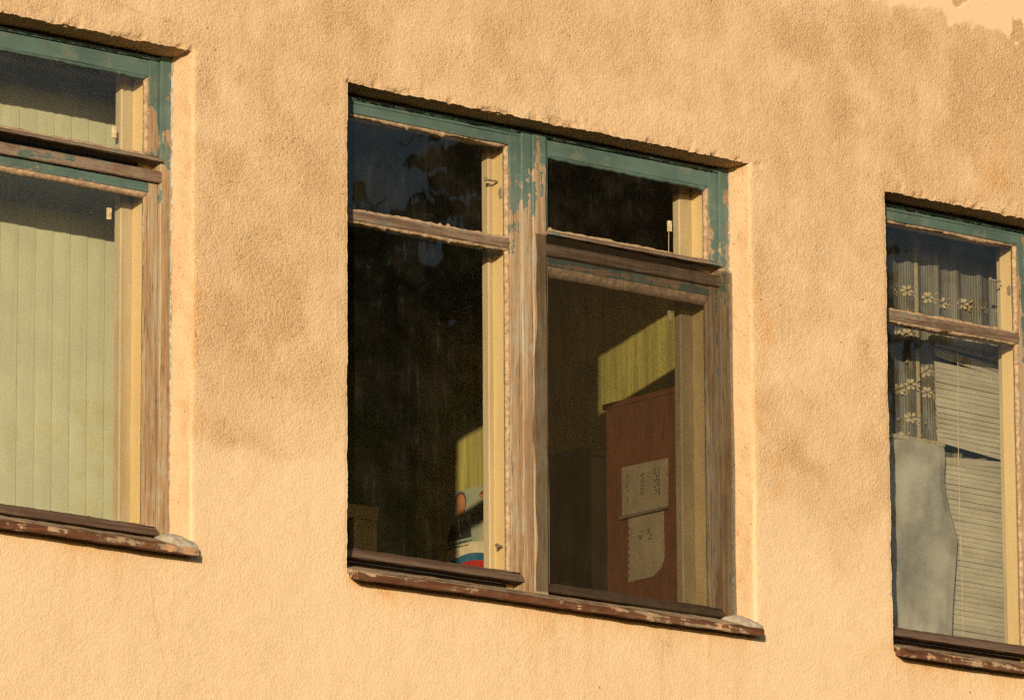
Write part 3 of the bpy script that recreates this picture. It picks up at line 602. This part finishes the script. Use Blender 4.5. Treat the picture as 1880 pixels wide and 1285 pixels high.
# ================================================================== left window: vertical blind
vb = empty('vertical_blind', (-1.4, .40, -1.62))
tag(vb, 'pale green vertical fabric blind hanging inside the leftmost window', 'blind')
MB().bar('x', -2.28, -.53, rect(.382, .425, .03, .07)).build('head_rail', M['beige'], vb)
def vslat():
    n = 7; pts = []
    for i in range(n):
        t = i/(n-1); pts.append((.0675*t, .0018-.0030*t-.0010*math.sin(math.pi*t)))
    m = MB(); prof = pts+[(a, b+.0009) for a, b in reversed(pts)]
    m.bar('z', -1.60, .03, prof, .25, .0002, .0004, 5); return m
first = None
for i in range(27):
    x = -.5485-.0675-.0632*i
    if first is None:
        mm = vslat(); mm.v = [(a+x, b+.395, c) for a, b, c in mm.v]; first = mm.build('slat', M['slat_green'], vb, False); base = first.location.copy()
    else:
        o = first.copy(); COL.objects.link(o); o.parent = vb; o.location = base+Vector((-.0632*i, random.uniform(-.0004, .0004), 0)); o.rotation_euler = (0, 0, math.radians(random.uniform(-.6, .5)))

# ================================================================== middle room
cab = empty('cabinet', (1.9, .69, -2.7)); tag(cab, 'tall red-brown wooden cabinet with two sheets of paper on its side', 'cabinet')
MB().box(1.75, 1.768, .535, .868, -2.62, -.634).build('side_panel', M['cabinet'], cab)
MB().box(2.02, 2.038, .535, .868, -2.62, -.634).build('side_panel', M['cabinet'], cab)
MB().box(1.747, 2.041, .505, .883, -.6335, -.616).build('top_board', M['cabinet'], cab)
MB().box(1.752, 2.036, .512, .5345, -2.62, -.634).build('door', M['cabinet'], cab)
MB().box(1.769, 2.019, .855, .867, -2.62, -.634).build('back_panel', M['cabinet'], cab)
MB().box(1.755, 2.033, .54, .865, -2.7, -2.6205).build('plinth', M['dark_wood'], cab)

def sheet_on_side(name, label, pts, bulge, group):
    """sheet taped to the cabinet side; pts (y, z) outline, closed; slightly bowed off the board"""
    ys = [p[0] for p in pts]; zs_ = [p[1] for p in pts]; n = len(pts); m = MB()
    c = (sum(ys)/n, sum(zs_)/n)
    rings = []
    for s in (1.0, .8, .55, .28):
        rings.append([(1.7485-.0006-bulge*(1-s**2)*1.0, c[0]+(p[0]-c[0])*s, c[1]+(p[1]-c[1])*s) for p in pts])
    vs = [p for rg in rings for p in rg]+[(1.7485-.0006-bulge, c[0], c[1])]
    fs = [(k*n+i, k*n+(i+1) % n, (k+1)*n+(i+1) % n, (k+1)*n+i) for k in range(3) for i in range(n)]+[(3*n+i, 3*n+(i+1) % n, 4*n) for i in range(n)]
    m.add(vs, fs); o = m.build(name, M['paper'], None, True); tag(o, label, 'paper', group); return o
def subdiv(pts, k=6):
    out = []
    for a, b in zip(pts, pts[1:]+pts[:1]): out += [(a[0]+(b[0]-a[0])*i/k, a[1]+(b[1]-a[1])*i/k) for i in range(k)]
    return out
p1 = sheet_on_side('paper_sheet', 'upper printed sheet on the side of the brown cabinet', subdiv([(.791, -.838), (.560, -.843), (.562, -1.005), (.7905, -1.003)]), .003, 'papers on the cabinet')
p2 = sheet_on_side('paper_sheet', 'lower printed sheet with a cut corner and punched edge on the cabinet', subdiv([(.760, -1.0105), (.584, -1.0125), (.583, -1.165), (.600, -1.196), (.640, -1.2175), (.763, -1.219)]), .004, 'papers on the cabinet')
def print_cols(parent, cols, zr, x, wdt, seed):
    rg = random.Random(seed); m = MB()
    for yc in cols:
        z = zr[0]
        while z > zr[1]:
            L = rg.uniform(.004, .014)
            if rg.random() > .25: m.add([(x, yc-wdt/2, z), (x, yc+wdt/2, z), (x, yc+wdt/2, z-L*.5), (x, yc-wdt/2, z-L*.5)], [(0, 1, 2, 3)])
            z -= L
    o = m.build('print', M['ink'], parent); return o
print_cols(p1, [.757, .690, .680, .622, .612, .602], (-.868, -.955), 1.7438, .0075, 3)
print_cols(p2, [.700, .690, .655, .645], (-1.06, -1.10), 1.7432, .009, 4)
hol = MB()
for i in range(8):
    z = -1.04-.022*i; hol.add([(1.7446, .752, z), (1.7446, .757, z), (1.7446, .757, z-.006), (1.7446, .752, z-.006)], [(0, 1, 2, 3)])
hol.build('punch_holes', M['dark_wood'], p2)
MB().bar('y', .556, .796, rect(1.7395, 1.7438, -1.0095, -.9995, .001), .02, .0008).build('tape_strip', M['tape'], p1)

cup = empty('cupboard', (1.92, 1.26, -2.7)); tag(cup, 'low dark brown cupboard standing behind the tall cabinet', 'cupboard')
MB().box(1.80, 2.04, 1.05, 1.43, -2.7, -.745).build('carcass', M['dark_wood'], cup)
MB().box(1.785, 2.045, 1.035, 1.445, -.7445, -.725).build('top_board', M['dark_wood'], cup)
for a, b in ((1.06, 1.235), (1.245, 1.42)):
    dd = MB().box(1.783, 1.7995, a, b, -1.6, -.76).build('door', M['dark_wood'], cup); MB().box(1.772, 1.7825, (a+b)/2-.05, (a+b)/2+.05, -1.18, -1.165).build('handle', M['metal'], dd)

# poster on the partition: built as the flat print it is; q runs right along the wall from its left edge
PX0, PY0, PZ0 = 2.0485, 2.052, -.6915
po = MB(); nq, nz_ = 12, 10; vs = []
for i in range(nq+1):
    for j in range(nz_+1):
        vs.append((PX0-.0010-.0016*math.sin(i*1.3)*math.sin(j*.9), PY0-.46*i/nq, PZ0-.40*j/nz_))
po.add(vs, [(i*(nz_+1)+j, (i+1)*(nz_+1)+j, (i+1)*(nz_+1)+j+1, i*(nz_+1)+j+1) for i in range(nq) for j in range(nz_)])
poster = po.build('poster', M['poster'], None, True); tag(poster, 'poster with a portrait and a waving tricolour flag on the yellow partition wall', 'poster')
def flat(name, pts, mat, lay, parent=None):
    m = MB(); x = PX0-.0035-.0007*lay
    m.add([(x, PY0-q, PZ0-v) for q, v in pts], [tuple(range(len(pts)))]); return m.build(name, M[mat], parent or poster)
def ell(cq, cv, a, b, n=28, t0=0, t1=2*math.pi): return [(cq+a*math.cos(t0+(t1-t0)*i/n), cv+b*math.sin(t0+(t1-t0)*i/n)) for i in range(n+(t1-t0 < 6.2))]
flat('portrait_jacket', [(.003, .168), (.012, .120), (.040, .103), (.052, .098), (.086, .098), (.108, .112), (.125, .135), (.130, .168)], 'p_dark', 0)
flat('portrait_hair', ell(.073, .040, .031, .036), 'p_hair', 1)
flat('portrait_shirt', [(.052, .098), (.088, .097), (.076, .150), (.070, .160)], 'p_white', 1)
flat('portrait_face', [(.050, .035), (.056, .022), (.074, .014), (.092, .022), (.099, .042), (.097, .066), (.088, .086), (.076, .096), (.064, .088), (.054, .070)], 'p_skin', 2)
flat('portrait_tie', [(.070, .104), (.080, .104), (.082, .150), (.074, .160), (.068, .150)], 'p_dark', 2)
flat('portrait_ear', ell(.049, .052, .006, .011, 12), 'p_skin', 2)
def wave(v0, v1, amp, q0=.0, q1=.459):
    n = 40; f = lambda q: amp*math.sin((q-.02)*17)
    return [(q0+(q1-q0)*i/n, v0+f(q0+(q1-q0)*i/n)) for i in range(n+1)]+[(q0+(q1-q0)*i/n, v1+f(q0+(q1-q0)*i/n)) for i in range(n, -1, -1)]
def strips(name, v0, v1, amp, mat, lay):
    w = wave(v0, v1, amp); n = len(w)//2; m = MB(); x = PX0-.0035-.0007*lay
    m.add([(x, PY0-q, PZ0-v) for q, v in w], [(i, i+1, 2*n-2-i, 2*n-1-i) for i in range(n-1)]); m.build(name, M[mat], poster)
strips('flag_band', .198, .236, -.012, 'p_white', 0); strips('flag_band', .236, .262, -.012, 'p_blue', 0); strips('flag_band', .262, .330, -.012, 'p_red', 0)
flat('emblem', ell(.205, .030, .035, .012, 20), 'p_skin', 0); flat('emblem', ell(.205, .026, .028, .007, 16), 'p_hair', 1)
def text(body, q, v, size, mat, lay, name='lettering', shear=0.0):
    cu = bpy.data.curves.new(name, 'FONT'); cu.body = body; cu.size = size; cu.extrude = 0; cu.offset = .0007*(size > .02); cu.shear = shear
    to = bpy.data.objects.new(name, cu); COL.objects.link(to); dg = bpy.context.evaluated_depsgraph_get(); dg.update()
    me = bpy.data.meshes.new_from_object(to.evaluated_get(dg)); bpy.data.objects.remove(to)
    me.transform(Matrix(((0, 0, -1, 0), (-1, 0, 0, 0), (0, 1, 0, 0), (0, 0, 0, 1))))
    return link(name, me, M[mat], poster, (PX0-.0035-.0007*lay, PY0-q, PZ0-v+T))
text('РОССИИ', .128, .118, .040, 'p_dark', 2); text('РОССИИ', .131, .120, .040, 'p_white', 1)
rg = random.Random(5)
for (v, q0, q1) in ((.178, .006, .132), (.192, .006, .118)):       # two caption lines too small to read
    m = MB(); q = q0; x = PX0-.0045
    while q < q1:
        L = rg.uniform(.004, .012); m.add([(x, PY0-q, PZ0-v), (x, PY0-q-L, PZ0-v), (x, PY0-q-L, PZ0-v-.0035), (x, PY0-q, PZ0-v-.0035)], [(0, 1, 2, 3)]); q += L+rg.choice((.001, .001, .004))
    m.build('caption', M['p_dark'], poster)

# insect net stapled over the lower right light of the middle window
nm = MB(); nq, nz_ = 60, 80; vs = []
for i in range(nq+1):
    for j in range(nz_+1):
        t, s = i/nq, j/nz_
        x0 = .793+.006*math.sin(s*9)-.010*s+.003*math.sin(s*31); x1 = 1.601+.002*math.sin(s*14)
        ztop = -.334-.010*t+.0015*math.sin(t*40); zbot = -1.452-.004*t+.010*math.sin(t*7)*(t > .4)*t
        x = x0+(x1-x0)*t; z = ztop+(zbot-ztop)*s
        y = .0765-.0012*math.sin(t*17+s*4)*math.sin(s*11)-.002*s
        vs.append((x, y, z))
nm.add(vs, [(i*(nz_+1)+j, (i+1)*(nz_+1)+j, (i+1)*(nz_+1)+j+1, i*(nz_+1)+j+1) for i in range(nq) for j in range(nz_)])
net = nm.build('insect_net', M['net'], None, True); tag(net, 'thin brown insect net stretched over the lower casement of the middle window', 'net')

# ================================================================== right window: lace curtain, sheet, slatted blind
def fold(x): return .010*math.sin(x*62)+.006*math.sin(x*27+1.3)+.003*math.sin(x*140)
lc = MB(); vs = []; nxl, nzl = 200, 24
for i in range(nxl+1):
    for j in range(nzl+1):
        x = 2.36+1.34*i/nxl; s = j/nzl; vs.append((x, .325+fold(x)*(.8+.3*s), -.03-.86*s+.004*math.sin(x*33)*s))
lc.add(vs, [(i*(nzl+1)+j, (i+1)*(nzl+1)+j, (i+1)*(nzl+1)+j+1, i*(nzl+1)+j+1) for i in range(nxl) for j in range(nzl)])
lace = lc.build('lace_curtain', M['lace'], None, True); tag(lace, 'lace curtain with a flower pattern in the upper part of the rightmost window', 'curtain')
for x in (2.462, 2.545, 2.618, 2.70, 2.79, 2.86, 2.97):
    st_ = MB(); st_.add([(x+dx_, .3235+fold(x+dx_), z) for z in (-.04, -.30, -.60, -.88) for dx_ in (0, .006, .012, .017)], [(k*4+i, k*4+i+1, k*4+i+5, k*4+i+4) for k in range(3) for i in range(3)]); st_.build('pleat_edge', M['lace_solid'] if x in (2.618,) else M['lace'], lace)
def flower(seed):
    rg = random.Random(seed); m = MB()
    def petal(cx, cz, L, w, ang):
        n = 9; pts = []
        for i in range(n):
            a = 2*math.pi*i/n; px = L*(.5+.5*math.cos(a)); pz = w*math.sin(a)*(.75+.35*math.cos(a))
            pts.append((cx+px*math.cos(ang)-pz*math.sin(ang), 0, cz+px*math.sin(ang)+pz*math.cos(ang)))
        m.add(pts, [tuple(range(n))])
    for k in range(6): a = k*math.pi/3+rg.uniform(-.15, .15); petal(.004*math.cos(a), .004*math.sin(a), .0160, .0070, a)
    petal(.019, -.006, .016, .0055, -1.0); petal(.020, .008, .020, .0035, .7); petal(.017, -.003, .018, .0050, -.1)
    return m
FL = [(2.5194,-.2224,0),(2.5869,-.2172,1),(2.675,-.229,2),(2.7518,-.2337,1),(2.8383,-.226,2),(2.9249,-.2294,0),(3.01,-.228,1),(3.10,-.226,0),(2.5913,-.2862,0),(2.5364,-.3732,1),(2.5835,-.3645,2),(2.68,-.365,0),(2.77,-.362,1),(2.86,-.36,2),
      (2.5868,-.4601,0),(2.5562,-.5492,1),(2.5906,-.5319,2),(2.5449,-.6589,0),(2.5878,-.6427,1),(2.555,-.7105,2),(2.6373,-.7043,0),(2.6689,-.4746,1),(2.667,-.5473,2),(2.6671,-.6537,0)]
protos = {}
for (x, z, k) in FL:
    if k not in protos:
        f = flower(k); f.v = [(a+x, .3195+fold(x+a)*.9, c+z) for a, b, c in f.v]; o = f.build('lace_flower', M['lace_solid'], lace); protos[k] = (o, x, z, fold(x))
    else:
        o0, x0, z0, f0 = protos[k]; o = o0.copy(); COL.objects.link(o); o.parent = lace; o.location = o0.location+Vector((x-x0, fold(x)-f0, z-z0)); o.rotation_euler = (0, random.uniform(-.3, .3), 0)

# grey sheet hung below the lace
sh = MB(); vs = []; n1, n2 = 70, 110
edge = [(-.735, 2.681), (-.80, 2.684), (-.88, 2.690), (-.95, 2.712), (-1.03, 2.742), (-1.10, 2.733), (-1.20, 2.716), (-1.30, 2.703), (-1.46, 2.69)]
ez = [-e_[0] for e_ in edge]; ex_ = [e_[1] for e_ in edge]
for i in range(n1+1):
    for j in range(n2+1):
        t, s = i/n1, j/n2; xr_ = float(np.interp(.735+.725*s, ez, ex_)); x = 2.37+(xr_-2.37)*t
        ztop = -.722-.018*t; z = ztop-(.735)*s
        y = .258+.007*math.sin(t*5+s*7)+.0025*math.sin(t*7-s*9+2)+.0035*math.sin(s*34+t*9)*math.exp(-s*4)+.0016*math.sin((t*1.3+s*.8)*23)*math.exp(-((s-.30)/.12)**2)+.0022*math.sin(t*33+s*5)*math.exp(-((s-.95)/.14)**2)+.012*(t > .9)*(t-.9)*10*.5
        vs.append((x, y, z))
sh.add(vs, [(i*(n2+1)+j, (i+1)*(n2+1)+j, (i+1)*(n2+1)+j+1, i*(n2+1)+j+1) for i in range(n1) for j in range(n2)])
sheet = sh.build('hanging_sheet', M['sheet'], None, True); tag(sheet, 'grey bed sheet hung across the lower corner of the rightmost window', 'sheet')
smd = sheet.modifiers.new('thickness', 'SOLIDIFY'); smd.thickness = .0015
MB().bar('x', 2.37, 2.683, rect(.2565, .2625, -.738, -.722, .002), .01, .0012, .0008, 4).build('hem', M['lace_solid'], sheet)

# slatted blind, torn across
ven = empty('slatted_blind', (2.85, .29, -1.36)); tag(ven, 'torn grey horizontal slatted blind in the lower pane of the rightmost window', 'blind')
MB().box(2.66, 3.64, .278, .302, -.385, -.362).build('head_rail', M['slat_grey'], ven)
def hslat(L):
    n = 5; pts = []
    for i in range(n):
        t = i/(n-1); a = -.0105+.021*t; pts.append((-.0035+.0050*(t-.5)-.0020*math.sin(math.pi*t), a))
    prof = pts+[(p+.0006, q) for p, q in reversed(pts)]
    m = MB(); m.bar('x', 0, L, prof, .06, .0003, .0004, 8); return m
sbase = None; pitch = .0166
for i in range(59):
    z = -.398-pitch*i; x0 = 2.668+.00035*i
    low = i >= 20
    if low: z -= .018; x0 += .010
    if sbase is None:
        h_ = hslat(.97); h_.v = [(a+x0, b+.29, c+z) for a, b, c in h_.v]; o = h_.build('slat', M['slat_grey'], ven); sbase = o; bx, bz = x0, z
    else:
        o = sbase.copy(); COL.objects.link(o); o.parent = ven; o.location = sbase.location+Vector((x0-bx+random.uniform(-.002, .002), 0, z-bz+random.uniform(-.001, .001)))
    ry = .020 if not low else .010+.0004*(i-20)
    if i in (0, 1, 2): ry = (.05, .09, .12)[i]
    if i == 18: ry = .035
    if i == 19: ry = .085
    if i == 20: ry = -.06
    o.rotation_euler = (random.uniform(-.06, .06), ry+random.uniform(-.004, .004), 0)
    # the head end keeps its place: turn about the far left end
    o.location.z -= 0.485*math.sin(ry)*(.55)
for x in (2.765, 3.3): MB().bar('z', -1.36, -.37, rect(x-.0008, x+.0008, .2775, .279, .0003), .03, .0003, .0015, 9).build('ladder_cord', M['cord'], ven)

# ================================================================== trees across the yard (mirrored in the panes)
def tree(loc, H, R, label, seed):
    rg = random.Random(seed); t = bpy.data.objects.new('tree', None); COL.objects.link(t); t.location = loc
    tag(t, label, 'tree', 'trees across the yard')
    V = []; F = []
    def limb(p, q, r0, r1, n=7, k=5):
        nonlocal V, F
        ax = (q-p).normalized(); s1 = ax.orthogonal().normalized(); s2 = ax.cross(s1); b = len(V)
        for i in range(k+1):
            c = p.lerp(q, i/k)+s1*rg.uniform(-.06, .06)*(i not in (0, k)); rr = r0+(r1-r0)*i/k
            V += [tuple(c+(s1*math.cos(2*math.pi*j/n)+s2*math.sin(2*math.pi*j/n))*rr) for j in range(n)]
        F += [(b+i*n+j, b+i*n+(j+1) % n, b+(i+1)*n+(j+1) % n, b+(i+1)*n+j) for i in range(k) for j in range(n)]
    limb(Vector((0, 0, -.05)), Vector((.2, .1, H*.75)), .26, .08, 9, 8); tips = []
    for i in range(16):
        z = H*(.28+.44*i/15); a = rg.uniform(0, 6.28); L = R*rg.uniform(.55, .95)*(1.05-.5*i/15)
        p = Vector((.2*z/H, .1*z/H, z)); q = p+Vector((math.cos(a)*L, math.sin(a)*L, L*rg.uniform(.25, .7))); limb(p, q, .085, .02); tips += [q, p.lerp(q, .65)]
    me = bpy.data.meshes.new('trunk'); me.from_pydata(V, [], F); o = bpy.data.objects.new('trunk', me); COL.objects.link(o); o.parent = t; me.materials.append(M['bark'])
    tips += [Vector((rg.uniform(-.4, .4)*R, rg.uniform(-.4, .4)*R, H*rg.uniform(.72, .98))) for _ in range(14)]
    LV = []; LF = []
    for c in tips:
        for _ in range(480):
            v = Vector((rg.gauss(0, 1), rg.gauss(0, 1), rg.gauss(0, .8)))*R*.19+c
            a = Vector((rg.gauss(0, 1), rg.gauss(0, 1), rg.gauss(0, 1))).normalized(); b = a.orthogonal().normalized(); s = rg.uniform(.11, .21); k = len(LV)
            LV += [tuple(v-a*s), tuple(v+b*s*.5), tuple(v+a*s), tuple(v-b*s*.5)]; LF.append((k, k+1, k+2, k+3))
    me = bpy.data.meshes.new('crown'); me.from_pydata(LV, [], LF); o = bpy.data.objects.new('crown', me); COL.objects.link(o); o.parent = t; me.materials.append(M['leaf'])
tree((22.6, -25.0, 0), 17.5, 2.7, 'tall narrow leafy tree across the yard, mirrored in the middle window', 1)
tree((20.2, -26.0, 0), 14.2, 2.9, 'middle-sized leafy tree across the yard, beside the tall narrow one', 4)
tree((28.5, -29.0, 0), 8.0, 2.6, 'short leafy tree across the yard, farther from the tall tree', 2)
tree((14.0, -28.0, 0), 8.5, 2.8, 'short leafy tree across the yard, at the far end of the row from the tallest', 3)
